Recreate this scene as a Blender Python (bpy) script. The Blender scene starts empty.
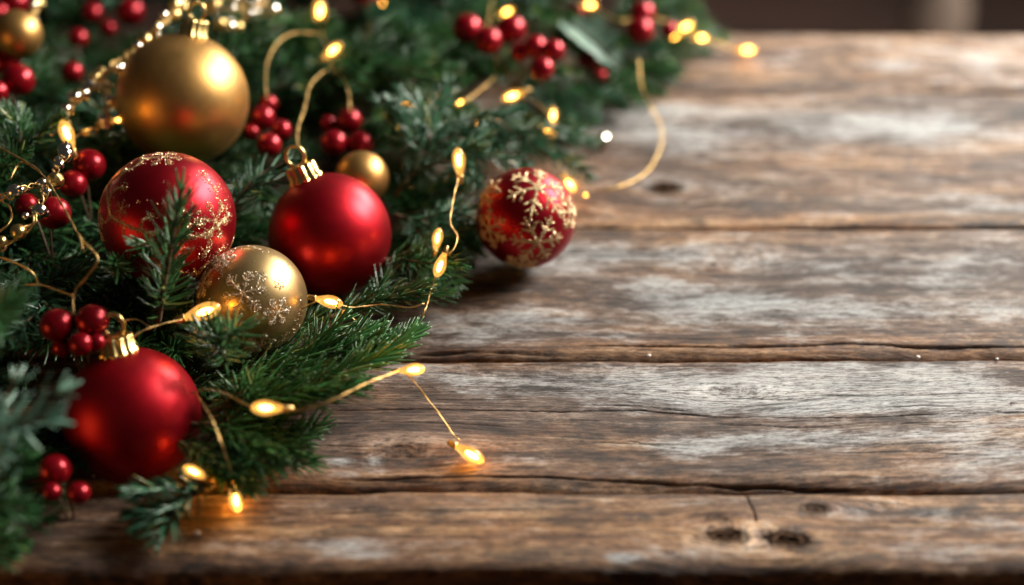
import bpy, math, random
import numpy as np

# ------------------------------------------------------------------ camera
SC = bpy.context.scene
COL = SC.collection
PITCH = math.radians(35.0)
DIST = 0.74
FPX = 1024 * 50 / 36.0
CAMY, CAMZ = -DIST * math.cos(PITCH), DIST * math.sin(PITCH)
cam_d = bpy.data.cameras.new("camera")
cam_d.lens = 50
cam_d.sensor_width = 36
cam_d.clip_start = 0.02
cam_d.clip_end = 50
cam = bpy.data.objects.new("camera", cam_d)
COL.objects.link(cam)
cam.location = (0, CAMY, CAMZ)
cam.rotation_euler = (math.pi / 2 - PITCH, 0, 0)
cam_d.dof.use_dof = True
cam_d.dof.focus_distance = 0.668
cam_d.dof.aperture_fstop = 2.5
cam_d.dof.aperture_blades = 0
SC.camera = cam

# ------------------------------------------------------------------ world, lamps, exposure
W = bpy.data.worlds.new("World")
SC.world = W
W.use_nodes = True
W.node_tree.nodes["Background"].inputs[0].default_value = (0.75, 0.72, 0.70, 1)
W.node_tree.nodes["Background"].inputs[1].default_value = 0.038
SC.view_settings.view_transform = 'Standard'
SC.view_settings.look = 'None'
SC.view_settings.exposure = 0
SC.view_settings.gamma = 1
SC.cycles.use_denoising = True
SC.cycles.use_adaptive_sampling = False
SC.cycles.denoising_prefilter = 'ACCURATE'
SC.cycles.max_bounces = 7
SC.cycles.diffuse_bounces = 3
SC.cycles.glossy_bounces = 3
SC.cycles.transmission_bounces = 4
SC.cycles.transparent_max_bounces = 8
SC.cycles.sample_clamp_indirect = 4
SC.cycles.caustics_reflective = False
SC.cycles.caustics_refractive = False


def area(name, loc, target, sx, sy, power, col):
    d = bpy.data.lights.new(name, 'AREA')
    d.shape = 'RECTANGLE'
    d.size, d.size_y = sx, sy
    d.energy = power
    d.color = col
    o = bpy.data.objects.new(name, d)
    COL.objects.link(o)
    o.location = loc
    v = np.array(target, float) - np.array(loc, float)
    from mathutils import Vector
    o.rotation_euler = Vector(v).to_track_quat('-Z', 'Y').to_euler()
    return o


area("window_light", (0.98, 0.42, 0.80), (0.0, 0.02, 0.0), 0.55, 0.55, 39.0, (1.0, 0.93, 0.85))
area("far_window_light", (1.25, 1.55, 0.80), (0.25, 0.15, 0.0), 0.9, 0.6, 56.0, (1.0, 0.95, 0.87))
area("warm_fill", (-0.62, -0.42, 0.10), (-0.12, 0.05, 0.05), 0.26, 0.26, 0.5, (1.0, 0.42, 0.12))  # added off-frame area light for the orange glow low on the baubles

RIGHT = np.array([1.0, 0, 0])
UP = np.array([0, math.sin(PITCH), math.cos(PITCH)])
FWD = np.array([0, math.cos(PITCH), -math.sin(PITCH)])
CAMP = np.array([0, CAMY, CAMZ])


def P(px, py, z=0.0):
    """the place at height z that shows at photo pixel px, py"""
    d = RIGHT * ((px - 512) / FPX) + UP * (-(py - 292.5) / FPX) + FWD
    t = (z - CAMZ) / d[2]
    return CAMP + d * t


def proj(p):
    q = np.asarray(p) - CAMP
    dep = q @ FWD
    return 512 + FPX * (q @ RIGHT) / dep, 292.5 - FPX * (q @ UP) / dep, dep


# ------------------------------------------------------------------ mesh helpers
def mesh_np(name, V, quads=None, tris=None, smooth=True, attrs=None):
    me = bpy.data.meshes.new(name)
    V = np.asarray(V, dtype=np.float32)
    nq = 0 if quads is None else len(quads)
    nt = 0 if tris is None else len(tris)
    me.vertices.add(len(V))
    me.vertices.foreach_set("co", V.ravel())
    loops = []
    starts = []
    if nq:
        loops.append(np.asarray(quads, dtype=np.int32).ravel())
        starts.append(np.arange(nq) * 4)
    if nt:
        loops.append(np.asarray(tris, dtype=np.int32).ravel())
        starts.append(nq * 4 + np.arange(nt) * 3)
    L = np.concatenate(loops)
    S = np.concatenate(starts).astype(np.int32)
    me.loops.add(len(L))
    me.loops.foreach_set("vertex_index", L)
    me.polygons.add(nq + nt)
    me.polygons.foreach_set("loop_start", S)
    me.polygons.foreach_set("use_smooth", np.full(nq + nt, smooth))
    if attrs:
        for k, a in attrs.items():
            a = np.asarray(a, dtype=np.float32)
            if a.ndim == 1:
                at = me.attributes.new(k, 'FLOAT', 'POINT')
                at.data.foreach_set("value", a)
            else:
                at = me.attributes.new(k, 'FLOAT_VECTOR', 'POINT')
                at.data.foreach_set("vector", a.ravel())
    me.update(calc_edges=True)
    me.validate()
    return me


class MB:
    """collects pieces, builds one mesh object"""

    def __init__(self):
        self.V, self.Q, self.T, self.A, self.n = [], [], [], [], 0

    def add(self, V, Q=None, T=None, a=0.0):
        V = np.asarray(V, float)
        self.V.append(V)
        if Q is not None and len(Q):
            self.Q.append(np.asarray(Q) + self.n)
        if T is not None and len(T):
            self.T.append(np.asarray(T) + self.n)
        self.A.append(np.full(len(V), a) if np.isscalar(a) else a)
        self.n += len(V)

    def build(self, name, mat, parent=None, smooth=True):
        me = mesh_np(name, np.concatenate(self.V), np.concatenate(self.Q) if self.Q else None,
                     np.concatenate(self.T) if self.T else None, smooth, {"rnd": np.concatenate(self.A)})
        me.materials.append(mat)
        o = bpy.data.objects.new(name, me)
        COL.objects.link(o)
        if parent is not None:
            o.parent = parent
            o.location = -np.array(parent.location)
        return o


def tag(o, label=None, cat=None, group=None, kind=None):
    if label: o["label"] = label
    if cat: o["category"] = cat
    if group: o["group"] = group
    if kind: o["kind"] = kind
    return o


def empty(name, loc):
    o = bpy.data.objects.new(name, None)
    COL.objects.link(o)
    o.empty_display_size = 0.01
    o.location = tuple(float(c) for c in loc)
    return o


def spline(pts, step=0.002):
    """Catmull-Rom through pts, resampled evenly"""
    p = np.asarray(pts, float)
    if len(p) == 2:
        n = max(2, int(np.linalg.norm(p[1] - p[0]) / step))
        t = np.linspace(0, 1, n + 1)[:, None]
        return p[0] * (1 - t) + p[1] * t
    e = np.vstack([2 * p[0] - p[1], p, 2 * p[-1] - p[-2]])
    out = []
    for i in range(1, len(e) - 2):
        t = np.linspace(0, 1, 24, endpoint=False)[:, None]
        a, b, c, d = e[i - 1], e[i], e[i + 1], e[i + 2]
        out.append(0.5 * ((2 * b) + (c - a) * t + (2 * a - 5 * b + 4 * c - d) * t ** 2 + (3 * b - a - 3 * c + d) * t ** 3))
    out.append(p[-1][None])
    q = np.vstack(out)
    s = np.concatenate([[0], np.cumsum(np.linalg.norm(np.diff(q, axis=0), axis=1))])
    n = max(2, int(s[-1] / step))
    u = np.linspace(0, s[-1], n + 1)
    return np.stack([np.interp(u, s, q[:, k]) for k in range(3)], 1)


def frames(c):
    T = np.gradient(c, axis=0)
    T /= np.linalg.norm(T, axis=1)[:, None] + 1e-12
    ref = np.tile(np.array([0.03, 0.02, 1.0]), (len(c), 1))
    A = np.cross(T, ref)
    A /= np.linalg.norm(A, axis=1)[:, None] + 1e-9
    B = np.cross(A, T)
    return T, A, B


def tube(mb, c, r, sides=7, a=0.0):
    c = np.asarray(c)
    T, A, B = frames(c)
    r = np.broadcast_to(r, (len(c),))
    th = np.arange(sides) * 2 * math.pi / sides
    V = (c[:, None] + (A[:, None] * np.cos(th)[None, :, None] + B[:, None] * np.sin(th)[None, :, None]) * r[:, None, None]).reshape(-1, 3)
    n = len(c)
    i = np.arange(n - 1)[:, None] * sides
    j = np.arange(sides)[None]
    Q = np.stack([i + j, i + (j + 1) % sides, i + sides + (j + 1) % sides, i + sides + j], -1).reshape(-1, 4)
    V = np.vstack([V, c[0], c[-1]])
    k = np.arange(sides)
    T1 = np.stack([np.full(sides, n * sides), (k + 1) % sides, k], 1)
    b = (n - 1) * sides
    T2 = np.stack([np.full(sides, n * sides + 1), b + k, b + (k + 1) % sides], 1)
    mb.add(V, Q, np.vstack([T1, T2]), a)


def lathe(mb, prof, origin, axis, sides=24, rib=None, a=0.0):
    """prof: (r, h) list along axis from origin"""
    ax = np.asarray(axis, float)
    ax /= np.linalg.norm(ax)
    ref = np.array([0, 0, 1.0]) if abs(ax[2]) < 0.9 else np.array([1.0, 0, 0])
    A = np.cross(ax, ref); A /= np.linalg.norm(A)
    B = np.cross(ax, A)
    th = np.arange(sides) * 2 * math.pi / sides
    V = []
    for r, h in prof:
        rr = np.full(sides, r)
        if rib and r > 0: rr = rr * (1 + rib[0] * np.cos(th * rib[1]))
        V.append(origin + ax * h + (A[None] * np.cos(th)[:, None] + B[None] * np.sin(th)[:, None]) * rr[:, None])
    V = np.vstack(V)
    n = len(prof)
    i = np.arange(n - 1)[:, None] * sides
    j = np.arange(sides)[None]
    Q = np.stack([i + j, i + sides + j, i + sides + (j + 1) % sides, i + (j + 1) % sides], -1).reshape(-1, 4)
    mb.add(V, Q, None, a)


def ball(mb, c, r, seg=28, rings=16, a=0.0, squash=(1, 1, 1)):
    th = np.arange(seg) * 2 * math.pi / seg
    V = [np.array([[0, 0, 1.0]])]
    for k in range(1, rings):
        ph = math.pi * k / rings
        V.append(np.stack([np.cos(th) * math.sin(ph), np.sin(th) * math.sin(ph), np.full(seg, math.cos(ph))], 1))
    V.append(np.array([[0, 0, -1.0]]))
    V = np.vstack(V) * np.array(squash) * r + np.asarray(c)
    Q = []
    for k in range(rings - 2):
        b = 1 + k * seg
        j = np.arange(seg)
        Q.append(np.stack([b + j, b + seg + j, b + seg + (j + 1) % seg, b + (j + 1) % seg], 1))
    j = np.arange(seg)
    last = len(V) - 1
    b = 1 + (rings - 2) * seg
    T = np.vstack([np.stack([np.zeros(seg, int), 1 + j, 1 + (j + 1) % seg], 1), np.stack([np.full(seg, last), b + (j + 1) % seg, b + j], 1)])
    mb.add(V, np.vstack(Q), T, a)


# ------------------------------------------------------------------ material helpers
def mat(name):
    m = bpy.data.materials.new(name)
    m.use_nodes = True
    nt = m.node_tree
    return m, nt, nt.nodes["Principled BSDF"]


def N(nt, t, **kw):
    n = nt.nodes.new(t)
    for k, v in kw.items():
        if k.startswith("i_"):
            key = k[2:]
            key = int(key) if key.isdigit() else key.replace("_", " ")
            n.inputs[key].default_value = v
        else:
            setattr(n, k, v)
    return n


def math_(nt, op, a, b=None, clamp=False):
    n = nt.nodes.new("ShaderNodeMath")
    n.operation = op
    n.use_clamp = clamp
    for i, v in enumerate((a, b)):
        if v is None: continue
        if isinstance(v, (int, float)): n.inputs[i].default_value = v
        else: nt.links.new(v, n.inputs[i])
    return n.outputs[0]


def mixc(nt, fac, a, b, blend='MIX'):
    n = nt.nodes.new("ShaderNodeMix")
    n.data_type = 'RGBA'
    n.blend_type = blend
    for idx, v in ((0, fac), (6, a), (7, b)):
        if isinstance(v, (int, float)): n.inputs[idx].default_value = v
        elif isinstance(v, tuple): n.inputs[idx].default_value = (*v, 1) if len(v) == 3 else v
        else: nt.links.new(v, n.inputs[idx])
    return n.outputs[2]


def ramp(nt, fac, stops):
    n = nt.nodes.new("ShaderNodeValToRGB")
    nt.links.new(fac, n.inputs[0])
    e = n.color_ramp.elements
    while len(e) < len(stops): e.new(0.5)
    for k, (p, c) in enumerate(stops):
        e[k].position = p
        e[k].color = (*c, 1) if isinstance(c, tuple) else (c, c, c, 1)
    return n.outputs[0]


def attr(nt, name, out=2):
    n = nt.nodes.new("ShaderNodeAttribute")
    n.attribute_name = name
    return n.outputs[out]


def noise(nt, vec, scale, detail=3, rough=0.55, sc3=None):
    if sc3 is not None:
        mp = nt.nodes.new("ShaderNodeVectorMath")
        mp.operation = 'MULTIPLY'
        nt.links.new(vec, mp.inputs[0])
        mp.inputs[1].default_value = sc3
        vec = mp.outputs[0]
    n = nt.nodes.new("ShaderNodeTexNoise")
    n.inputs["Scale"].default_value = scale
    n.inputs["Detail"].default_value = detail
    n.inputs["Roughness"].default_value = rough
    nt.links.new(vec, n.inputs["Vector"])
    return n.outputs[0]


def simple(name, col, rough=0.5, metal=0.0, spec=0.5, nscale=None, namt=0.15, bump=0.0, coat=0.0):
    m, nt, b = mat(name)
    b.inputs["Roughness"].default_value = rough
    b.inputs["Metallic"].default_value = metal
    b.inputs["Specular IOR Level"].default_value = spec
    b.inputs["Coat Weight"].default_value = coat
    b.inputs["Base Color"].default_value = (*col, 1)
    if nscale:
        tc = N(nt, "ShaderNodeTexCoord")
        n = noise(nt, tc.outputs["Object"], nscale, 4)
        c2 = tuple(max(0, c * (1 - 2 * namt)) for c in col)
        nt.links.new(ramp(nt, n, [(0.3, c2), (0.7, col)]), b.inputs["Base Color"])
        if bump:
            bn = N(nt, "ShaderNodeBump")
            bn.inputs["Strength"].default_value = bump
            bn.inputs["Distance"].default_value = 0.0004
            nt.links.new(n, bn.inputs["Height"])
            nt.links.new(bn.outputs[0], b.inputs["Normal"])
    return m


def wood_mat():
    m, nt, b = mat("weathered_painted_wood")
    g = attr(nt, "grain", 1)
    paint = attr(nt, "paint")
    warm = attr(nt, "warm")
    crack = attr(nt, "crack")
    knot = attr(nt, "knot")
    kr = attr(nt, "knot_radius")
    rings = noise(nt, g, 1.0, 5, 0.68, (7, 120, 1))
    fibre = noise(nt, g, 1.0, 5, 0.75, (40, 640, 1))
    fine = noise(nt, g, 1.0, 4, 0.8, (190, 1500, 1))
    blot = noise(nt, g, 1.0, 6, 0.66, (20, 52, 1))
    blot2 = noise(nt, g, 1.0, 6, 0.66, (9, 26, 3))
    chip = noise(nt, g, 1.0, 6, 0.75, (80, 210, 1))
    vein = noise(nt, g, 1.0, 2, 0.5, (2.2, 85, 7))
    # bare wood: brown-grey to ochre
    gs = math_(nt, 'ADD', math_(nt, 'MULTIPLY', rings, 0.50), math_(nt, 'MULTIPLY', fibre, 0.30))
    gs = math_(nt, 'ADD', gs, math_(nt, 'MULTIPLY', chip, 0.20))
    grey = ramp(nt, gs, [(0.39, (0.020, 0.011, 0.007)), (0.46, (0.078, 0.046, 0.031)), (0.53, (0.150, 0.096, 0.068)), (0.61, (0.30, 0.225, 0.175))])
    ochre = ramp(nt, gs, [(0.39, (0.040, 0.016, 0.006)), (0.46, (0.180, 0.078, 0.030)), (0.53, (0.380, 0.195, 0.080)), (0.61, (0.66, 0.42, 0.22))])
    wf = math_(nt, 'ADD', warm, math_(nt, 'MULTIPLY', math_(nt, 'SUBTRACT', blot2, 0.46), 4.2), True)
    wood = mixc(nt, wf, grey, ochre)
    # dark weather stains
    st = ramp(nt, math_(nt, 'ADD', math_(nt, 'MULTIPLY', blot, 0.65), math_(nt, 'MULTIPLY', chip, 0.35)), [(0.40, 0.30), (0.47, 0.75), (0.54, 1.0), (0.62, 1.2)])
    wood = mixc(nt, 1.0, wood, st, 'MULTIPLY')
    # chipped whitewash
    pn = math_(nt, 'ADD', math_(nt, 'MULTIPLY', math_(nt, 'SUBTRACT', blot2, 0.5), 2.6),
               math_(nt, 'MULTIPLY', math_(nt, 'SUBTRACT', blot, 0.5), 4.2))
    pn = math_(nt, 'ADD', pn, math_(nt, 'MULTIPLY', math_(nt, 'SUBTRACT', chip, 0.5), 2.8))
    pn = math_(nt, 'ADD', pn, math_(nt, 'MULTIPLY', math_(nt, 'SUBTRACT', fibre, 0.5), 1.0))
    pm = math_(nt, 'ADD', math_(nt, 'MULTIPLY', math_(nt, 'SUBTRACT', paint, 0.5), 2.2), pn)
    pmask = N(nt, "ShaderNodeMapRange")
    pmask.inputs["From Min"].default_value = -0.62
    pmask.inputs["From Max"].default_value = 0.78
    pmask.interpolation_type = 'SMOOTHSTEP'
    nt.links.new(pm, pmask.inputs["Value"])
    pcol = ramp(nt, math_(nt, 'ADD', math_(nt, 'MULTIPLY', fine, 0.5), math_(nt, 'MULTIPLY', fibre, 0.5)), [(0.38, (0.23, 0.225, 0.215)), (0.47, (0.40, 0.42, 0.42)), (0.58, (0.54, 0.58, 0.585))])
    pfac = math_(nt, 'MULTIPLY', pmask.outputs[0], 0.74)
    c = mixc(nt, pfac, wood, pcol)
    # thin dark lines that follow the grain
    vl = math_(nt, 'ABSOLUTE', math_(nt, 'SUBTRACT', vein, 0.5))
    vm = ramp(nt, math_(nt, 'ADD', vl, math_(nt, 'MULTIPLY', math_(nt, 'SUBTRACT', chip, 0.42), 0.05)), [(0.004, 0.30), (0.014, 1.0)])
    c = mixc(nt, 0.9, c, vm, 'MULTIPLY')
    # fine dark pores
    pores = ramp(nt, fine, [(0.38, 0.10), (0.47, 0.88), (0.6, 1.25)])
    c = mixc(nt, 0.85, c, pores, 'MULTIPLY')
    # knots
    kn = N(nt, "ShaderNodeMath", operation='SINE')
    kk = math_(nt, 'ADD', math_(nt, 'MULTIPLY', kr, 15.0), math_(nt, 'MULTIPLY', chip, 16.0))
    nt.links.new(kk, kn.inputs[0])
    kcol = ramp(nt, math_(nt, 'ADD', math_(nt, 'MULTIPLY', kn.outputs[0], 0.3), math_(nt, 'MULTIPLY', fibre, 0.9)),
                [(0.22, (0.004, 0.0025, 0.002)), (0.50, (0.020, 0.012, 0.008)), (0.72, (0.10, 0.060, 0.038))])
    c = mixc(nt, knot, c, kcol)
    c = mixc(nt, crack, c, (0.006, 0.004, 0.003))
    nt.links.new(c, b.inputs["Base Color"])
    rg = ramp(nt, fibre, [(0.38, 0.66), (0.6, 0.42)])
    nt.links.new(rg, b.inputs["Roughness"])
    nt.links.new(math_(nt, 'MULTIPLY', math_(nt, 'SUBTRACT', 1.0, knot), 0.42), b.inputs["Specular IOR Level"])
    h = math_(nt, 'ADD', math_(nt, 'MULTIPLY', fibre, 1.0), math_(nt, 'MULTIPLY', fine, 1.3))
    h = math_(nt, 'ADD', h, math_(nt, 'MULTIPLY', rings, 0.9))
    h = math_(nt, 'ADD', h, math_(nt, 'MULTIPLY', pmask.outputs[0], 0.25))
    bn = N(nt, "ShaderNodeBump")
    bn.inputs["Strength"].default_value = 0.85
    bn.inputs["Distance"].default_value = 0.0011
    nt.links.new(h, bn.inputs["Height"])
    nt.links.new(bn.outputs[0], b.inputs["Normal"])
    return m


def needle_mat(name, dark, mid, tip):
    m, nt, b = mat(name)
    r = attr(nt, "rnd")
    c = ramp(nt, r, [(0.0, dark), (0.55, mid), (0.93, mid), (1.0, tip)])
    nt.links.new(c, b.inputs["Base Color"])
    b.inputs["Roughness"].default_value = 0.24
    b.inputs["Specular IOR Level"].default_value = 0.55
    return m


def satin(name, col, rough, coat=0.0):
    """lacquered metallic ornament skin with very fine unevenness"""
    m, nt, b = mat(name)
    tc = N(nt, "ShaderNodeTexCoord")
    n = noise(nt, tc.outputs["Object"], 90, 5, 0.6)
    n2 = noise(nt, tc.outputs["Object"], 2600, 2, 0.6)
    nt.links.new(ramp(nt, n, [(0.3, tuple(c * 0.86 for c in col)), (0.7, col)]), b.inputs["Base Color"])
    rr = math_(nt, 'ADD', math_(nt, 'MULTIPLY', n, 0.10), rough - 0.05)
    nt.links.new(rr, b.inputs["Roughness"])
    b.inputs["Metallic"].default_value = 0.92
    b.inputs["Coat Weight"].default_value = coat
    b.inputs["Coat Roughness"].default_value = 0.34
    bn = N(nt, "ShaderNodeBump")
    bn.inputs["Strength"].default_value = 0.12
    bn.inputs["Distance"].default_value = 0.0002
    nt.links.new(n2, bn.inputs["Height"])
    nt.links.new(bn.outputs[0], b.inputs["Normal"])
    return m


M = {}
M['wood'] = wood_mat()
M['needle_deep'] = needle_mat("deep_green_needles", (0.009, 0.036, 0.012), (0.036, 0.120, 0.036), (0.22, 0.26, 0.06))
M['needle_blue'] = needle_mat("blue_green_needles", (0.015, 0.060, 0.032), (0.050, 0.145, 0.076), (0.18, 0.23, 0.08))
M['needle_fresh'] = needle_mat("fresh_green_needles", (0.010, 0.046, 0.013), (0.050, 0.155, 0.040), (0.16, 0.20, 0.05))
M['needle_lit'] = needle_mat("brightened_needles", (0.050, 0.115, 0.080), (0.120, 0.225, 0.165), (0.24, 0.28, 0.06))  # paler greens paint extra light onto the two nearest sprigs
M['stem'] = simple("twig_bark", (0.13, 0.075, 0.035), 0.7, nscale=600, namt=0.3, bump=0.5)
M['red'] = satin("red_satin", (0.44, 0.003, 0.012), 0.45, 0.28)
M['red2'] = satin("red_satin_light", (0.42, 0.004, 0.014), 0.40, 0.25)
M['gold'] = satin("gold_satin", (0.62, 0.35, 0.11), 0.42)
M['gold2'] = satin("pale_gold_satin", (0.56, 0.39, 0.17), 0.36)
M['cap'] = simple("brass_cap", (0.90, 0.64, 0.24), 0.28, 1.0, nscale=300, namt=0.1)
M['wire'] = simple("gold_wire", (0.82, 0.54, 0.20), 0.42, 1.0, nscale=900, namt=0.2)
M['glitter'] = simple("gold_glitter", (0.92, 0.70, 0.40), 0.28, 0.9, nscale=2500, namt=0.2)
M['glitter_pale'] = simple("champagne_glitter", (0.90, 0.76, 0.56), 0.3, 0.8, nscale=2500, namt=0.2)
M['berry'] = simple("glossy_berry_skin", (0.36, 0.004, 0.013), 0.27, 0.5, 0.5, nscale=250, namt=0.2)
M['silver'] = simple("silvered_glass", (0.95, 0.88, 0.74), 0.16, 1.0, nscale=800, namt=0.1)
M['leaf'] = simple("waxy_leaf", (0.20, 0.31, 0.24), 0.42, nscale=120, namt=0.15)
M['floor'] = simple("dark_floor_boards", (0.080, 0.040, 0.028), 0.6, nscale=2, namt=0.3)
M['pale'] = simple("pale_linen", (0.30, 0.22, 0.17), 0.8, nscale=60, namt=0.1)
M['iron'] = simple("rusty_nail", (0.05, 0.03, 0.025), 0.6, 0.4, nscale=900, namt=0.3)
M['crumb'] = simple("white_crumb", (0.8, 0.78, 0.74), 0.6, nscale=900, namt=0.1)


def bulb_mats():
    m, nt, b = mat("lit_filament")
    b.inputs["Base Color"].default_value = (1, 0.6, 0.2, 1)
    b.inputs["Emission Color"].default_value = (1.0, 0.46, 0.09, 1)
    b.inputs["Emission Strength"].default_value = 62
    M['core'] = m
    m = bpy.data.materials.new("amber_bulb_glass")
    m.use_nodes = True
    nt = m.node_tree
    nt.nodes.clear()
    out = N(nt, "ShaderNodeOutputMaterial")
    tr = N(nt, "ShaderNodeBsdfTransparent")
    tr.inputs[0].default_value = (1.0, 0.88, 0.60, 1)
    gl = N(nt, "ShaderNodeBsdfGlossy")
    gl.inputs[0].default_value = (1, 0.85, 0.6, 1)
    gl.inputs["Roughness"].default_value = 0.08
    em = N(nt, "ShaderNodeEmission")
    em.inputs[0].default_value = (1.0, 0.48, 0.10, 1)
    em.inputs[1].default_value = 1.7
    lw = N(nt, "ShaderNodeLayerWeight")
    lw.inputs[0].default_value = 0.10
    tcn = N(nt, "ShaderNodeTexCoord")
    nz = noise(nt, tcn.outputs["Object"], 420, 3)
    ea = N(nt, "ShaderNodeMixShader")
    nt.links.new(ramp(nt, nz, [(0.4, 0.30), (0.6, 0.62)]), ea.inputs[0])
    nt.links.new(tr.outputs[0], ea.inputs[1])
    nt.links.new(em.outputs[0], ea.inputs[2])
    mx = N(nt, "ShaderNodeMixShader")
    nt.links.new(lw.outputs["Facing"], mx.inputs[0])
    nt.links.new(ea.outputs[0], mx.inputs[1])
    nt.links.new(gl.outputs[0], mx.inputs[2])
    nt.links.new(mx.outputs[0], out.inputs[0])
    M['shell'] = m


bulb_mats()


# ------------------------------------------------------------------ numpy noise for mesh shapes
def vnoise(x, y, seed):
    r = np.random.RandomState(seed)
    g = r.rand(64, 64)
    xi, yi = np.floor(x).astype(int), np.floor(y).astype(int)
    fx, fy = x - xi, y - yi
    fx = fx * fx * (3 - 2 * fx); fy = fy * fy * (3 - 2 * fy)
    a = g[xi % 64, yi % 64]; b = g[(xi + 1) % 64, yi % 64]
    c = g[xi % 64, (yi + 1) % 64]; d = g[(xi + 1) % 64, (yi + 1) % 64]
    return (a * (1 - fx) + b * fx) * (1 - fy) + (c * (1 - fx) + d * fx) * fy


# ------------------------------------------------------------------ the setting
def floor():
    mb = MB()
    mb.add([(-8, -6, -0.75), (8, -6, -0.75), (8, 14, -0.75), (-8, 14, -0.75)], [(0, 1, 2, 3)])
    o = mb.build("floor", M['floor'])
    tag(o, "dark brown floor blurred beyond the table edge", "floor", kind="structure")


floor()


def wpt(px, py):
    return P(px, py, 0)[:2]


# whitewash left on the wood: px, py, rx, ry, amount (read off the photo, laid on the planks in table coordinates)
PAINT = [
    (800, 118, 190, 18, .75), (640, 128, 70, 14, .6), (930, 130, 80, 16, .6), (690, 150, 50, 12, .55), (740, 185, 80, 12, .5), (980, 210, 80, 12, .7), (700, 205, 90, 8, .35),
    (880, 60, 200, 10, .28), (990, 75, 60, 20, .35),
    (560, 262, 110, 14, .55), (690, 252, 160, 14, .42), (690, 308, 85, 20, 1.0), (760, 302, 40, 10, .8), (940, 300, 130, 22, .62), (980, 262, 100, 20, .62), (820, 270, 80, 14, .4), (500, 320, 75, 20, .62), (620, 285, 60, 8, .3), (850, 320, 60, 12, .4), (440, 340, 60, 12, .5),
    (560, 378, 120, 12, .62), (760, 384, 170, 22, .72), (930, 382, 120, 22, .78), (640, 400, 120, 16, .50), (880, 404, 160, 12, .65), (480, 392, 60, 14, .42), (760, 440, 90, 9, 1.0), (690, 448, 40, 6, .8), (860, 436, 50, 8, .5), (960, 432, 70, 14, .55), (940, 470, 120, 10, .22), (342, 462, 12, 4, .9), (376, 462, 8, 4, .9), (350, 474, 16, 3, .5), (1000, 455, 40, 14, .4),
    (623, 558, 16, 5, 1.25), (330, 545, 40, 8, .5), (450, 520, 50, 6, .30), (800, 512, 60, 4, .25), (940, 512, 30, 5, .6), (995, 522, 24, 5, .5), (700, 552, 30, 5, .3), (230, 548, 50, 6, .35), (270, 520, 30, 4, .4), (560, 548, 50, 5, .25), (880, 545, 60, 5, .3), (970, 550, 60, 5, .35),
]
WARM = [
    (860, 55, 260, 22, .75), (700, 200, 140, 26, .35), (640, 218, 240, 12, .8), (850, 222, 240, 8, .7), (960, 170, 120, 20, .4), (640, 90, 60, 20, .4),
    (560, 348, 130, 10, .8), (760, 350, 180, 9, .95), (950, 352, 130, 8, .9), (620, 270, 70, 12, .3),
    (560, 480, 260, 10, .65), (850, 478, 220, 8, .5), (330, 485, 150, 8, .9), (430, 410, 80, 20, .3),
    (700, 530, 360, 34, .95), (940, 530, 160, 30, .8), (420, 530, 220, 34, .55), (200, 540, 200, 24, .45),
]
DARKW = []
KNOTS = [  # px, py, rx(m), ry(m), depth
    (725, 536, .0105, .0052, 1.0), (786, 538, .0120, .0060, 1.0), (815, 509, .0070, .0036, .9), (718, 519, .006, .0035, .6),
    (735, 391, .013, .0050, .45), (402, 451, .013, .0065, .55), (665, 188, .011, .0075, 1.0), (584, 214, .006, .005, .5), (745, 258, .012, .007, .3), (925, 90, .016, .010, .45), (880, 505, .006, .003, .5), (850, 60, .016, .010, .35),
]
CRACKS = [  # polylines in px, width m, depth m
    ([(280, 411), (420, 409), (560, 412), (640, 411), (716, 418), (860, 418), (960, 414), (1100, 412)], .00032, .0012),
    ([(700, 424), (800, 428), (900, 424), (980, 421)], .0003, .0008),
    ([(560, 405), (640, 407), (700, 413)], .0003, .0008),
    ([(560, 347), (640, 346), (720, 347), (800, 345), (850, 342), (900, 345), (1100, 346)], .0009, .003),
    ([(400, 352), (470, 350), (560, 353)], .0005, .0015),
    ([(890, 408), (930, 406), (960, 407)], .0004, .0008),
    ([(350, 398), (450, 400), (540, 399)], .00025, .0006),
    ([(300, 425), (380, 422), (460, 424), (520, 428)], .00025, .0006),
    ([(540, 436), (620, 440), (660, 446), (720, 452)], .00025, .0006),
    ([(250, 515), (380, 512), (500, 510), (620, 512)], .0003, .0007),
    ([(830, 452), (900, 450), (1000, 455)], .0003, .0008),
    ([(330, 480), (480, 476), (700, 479), (900, 483)], .0005, .0014),
    ([(560, 205), (640, 203), (720, 206), (800, 203)], .0006, .0015),
    ([(840, 530), (900, 527), (980, 530)], .0003, .0007),
]
VCRACKS = [([(743, 491), (750, 505), (757, 524)], .00030, .0018), ([(769, 530), (771, 545), (773, 554)], .0003, .0012)]


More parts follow.
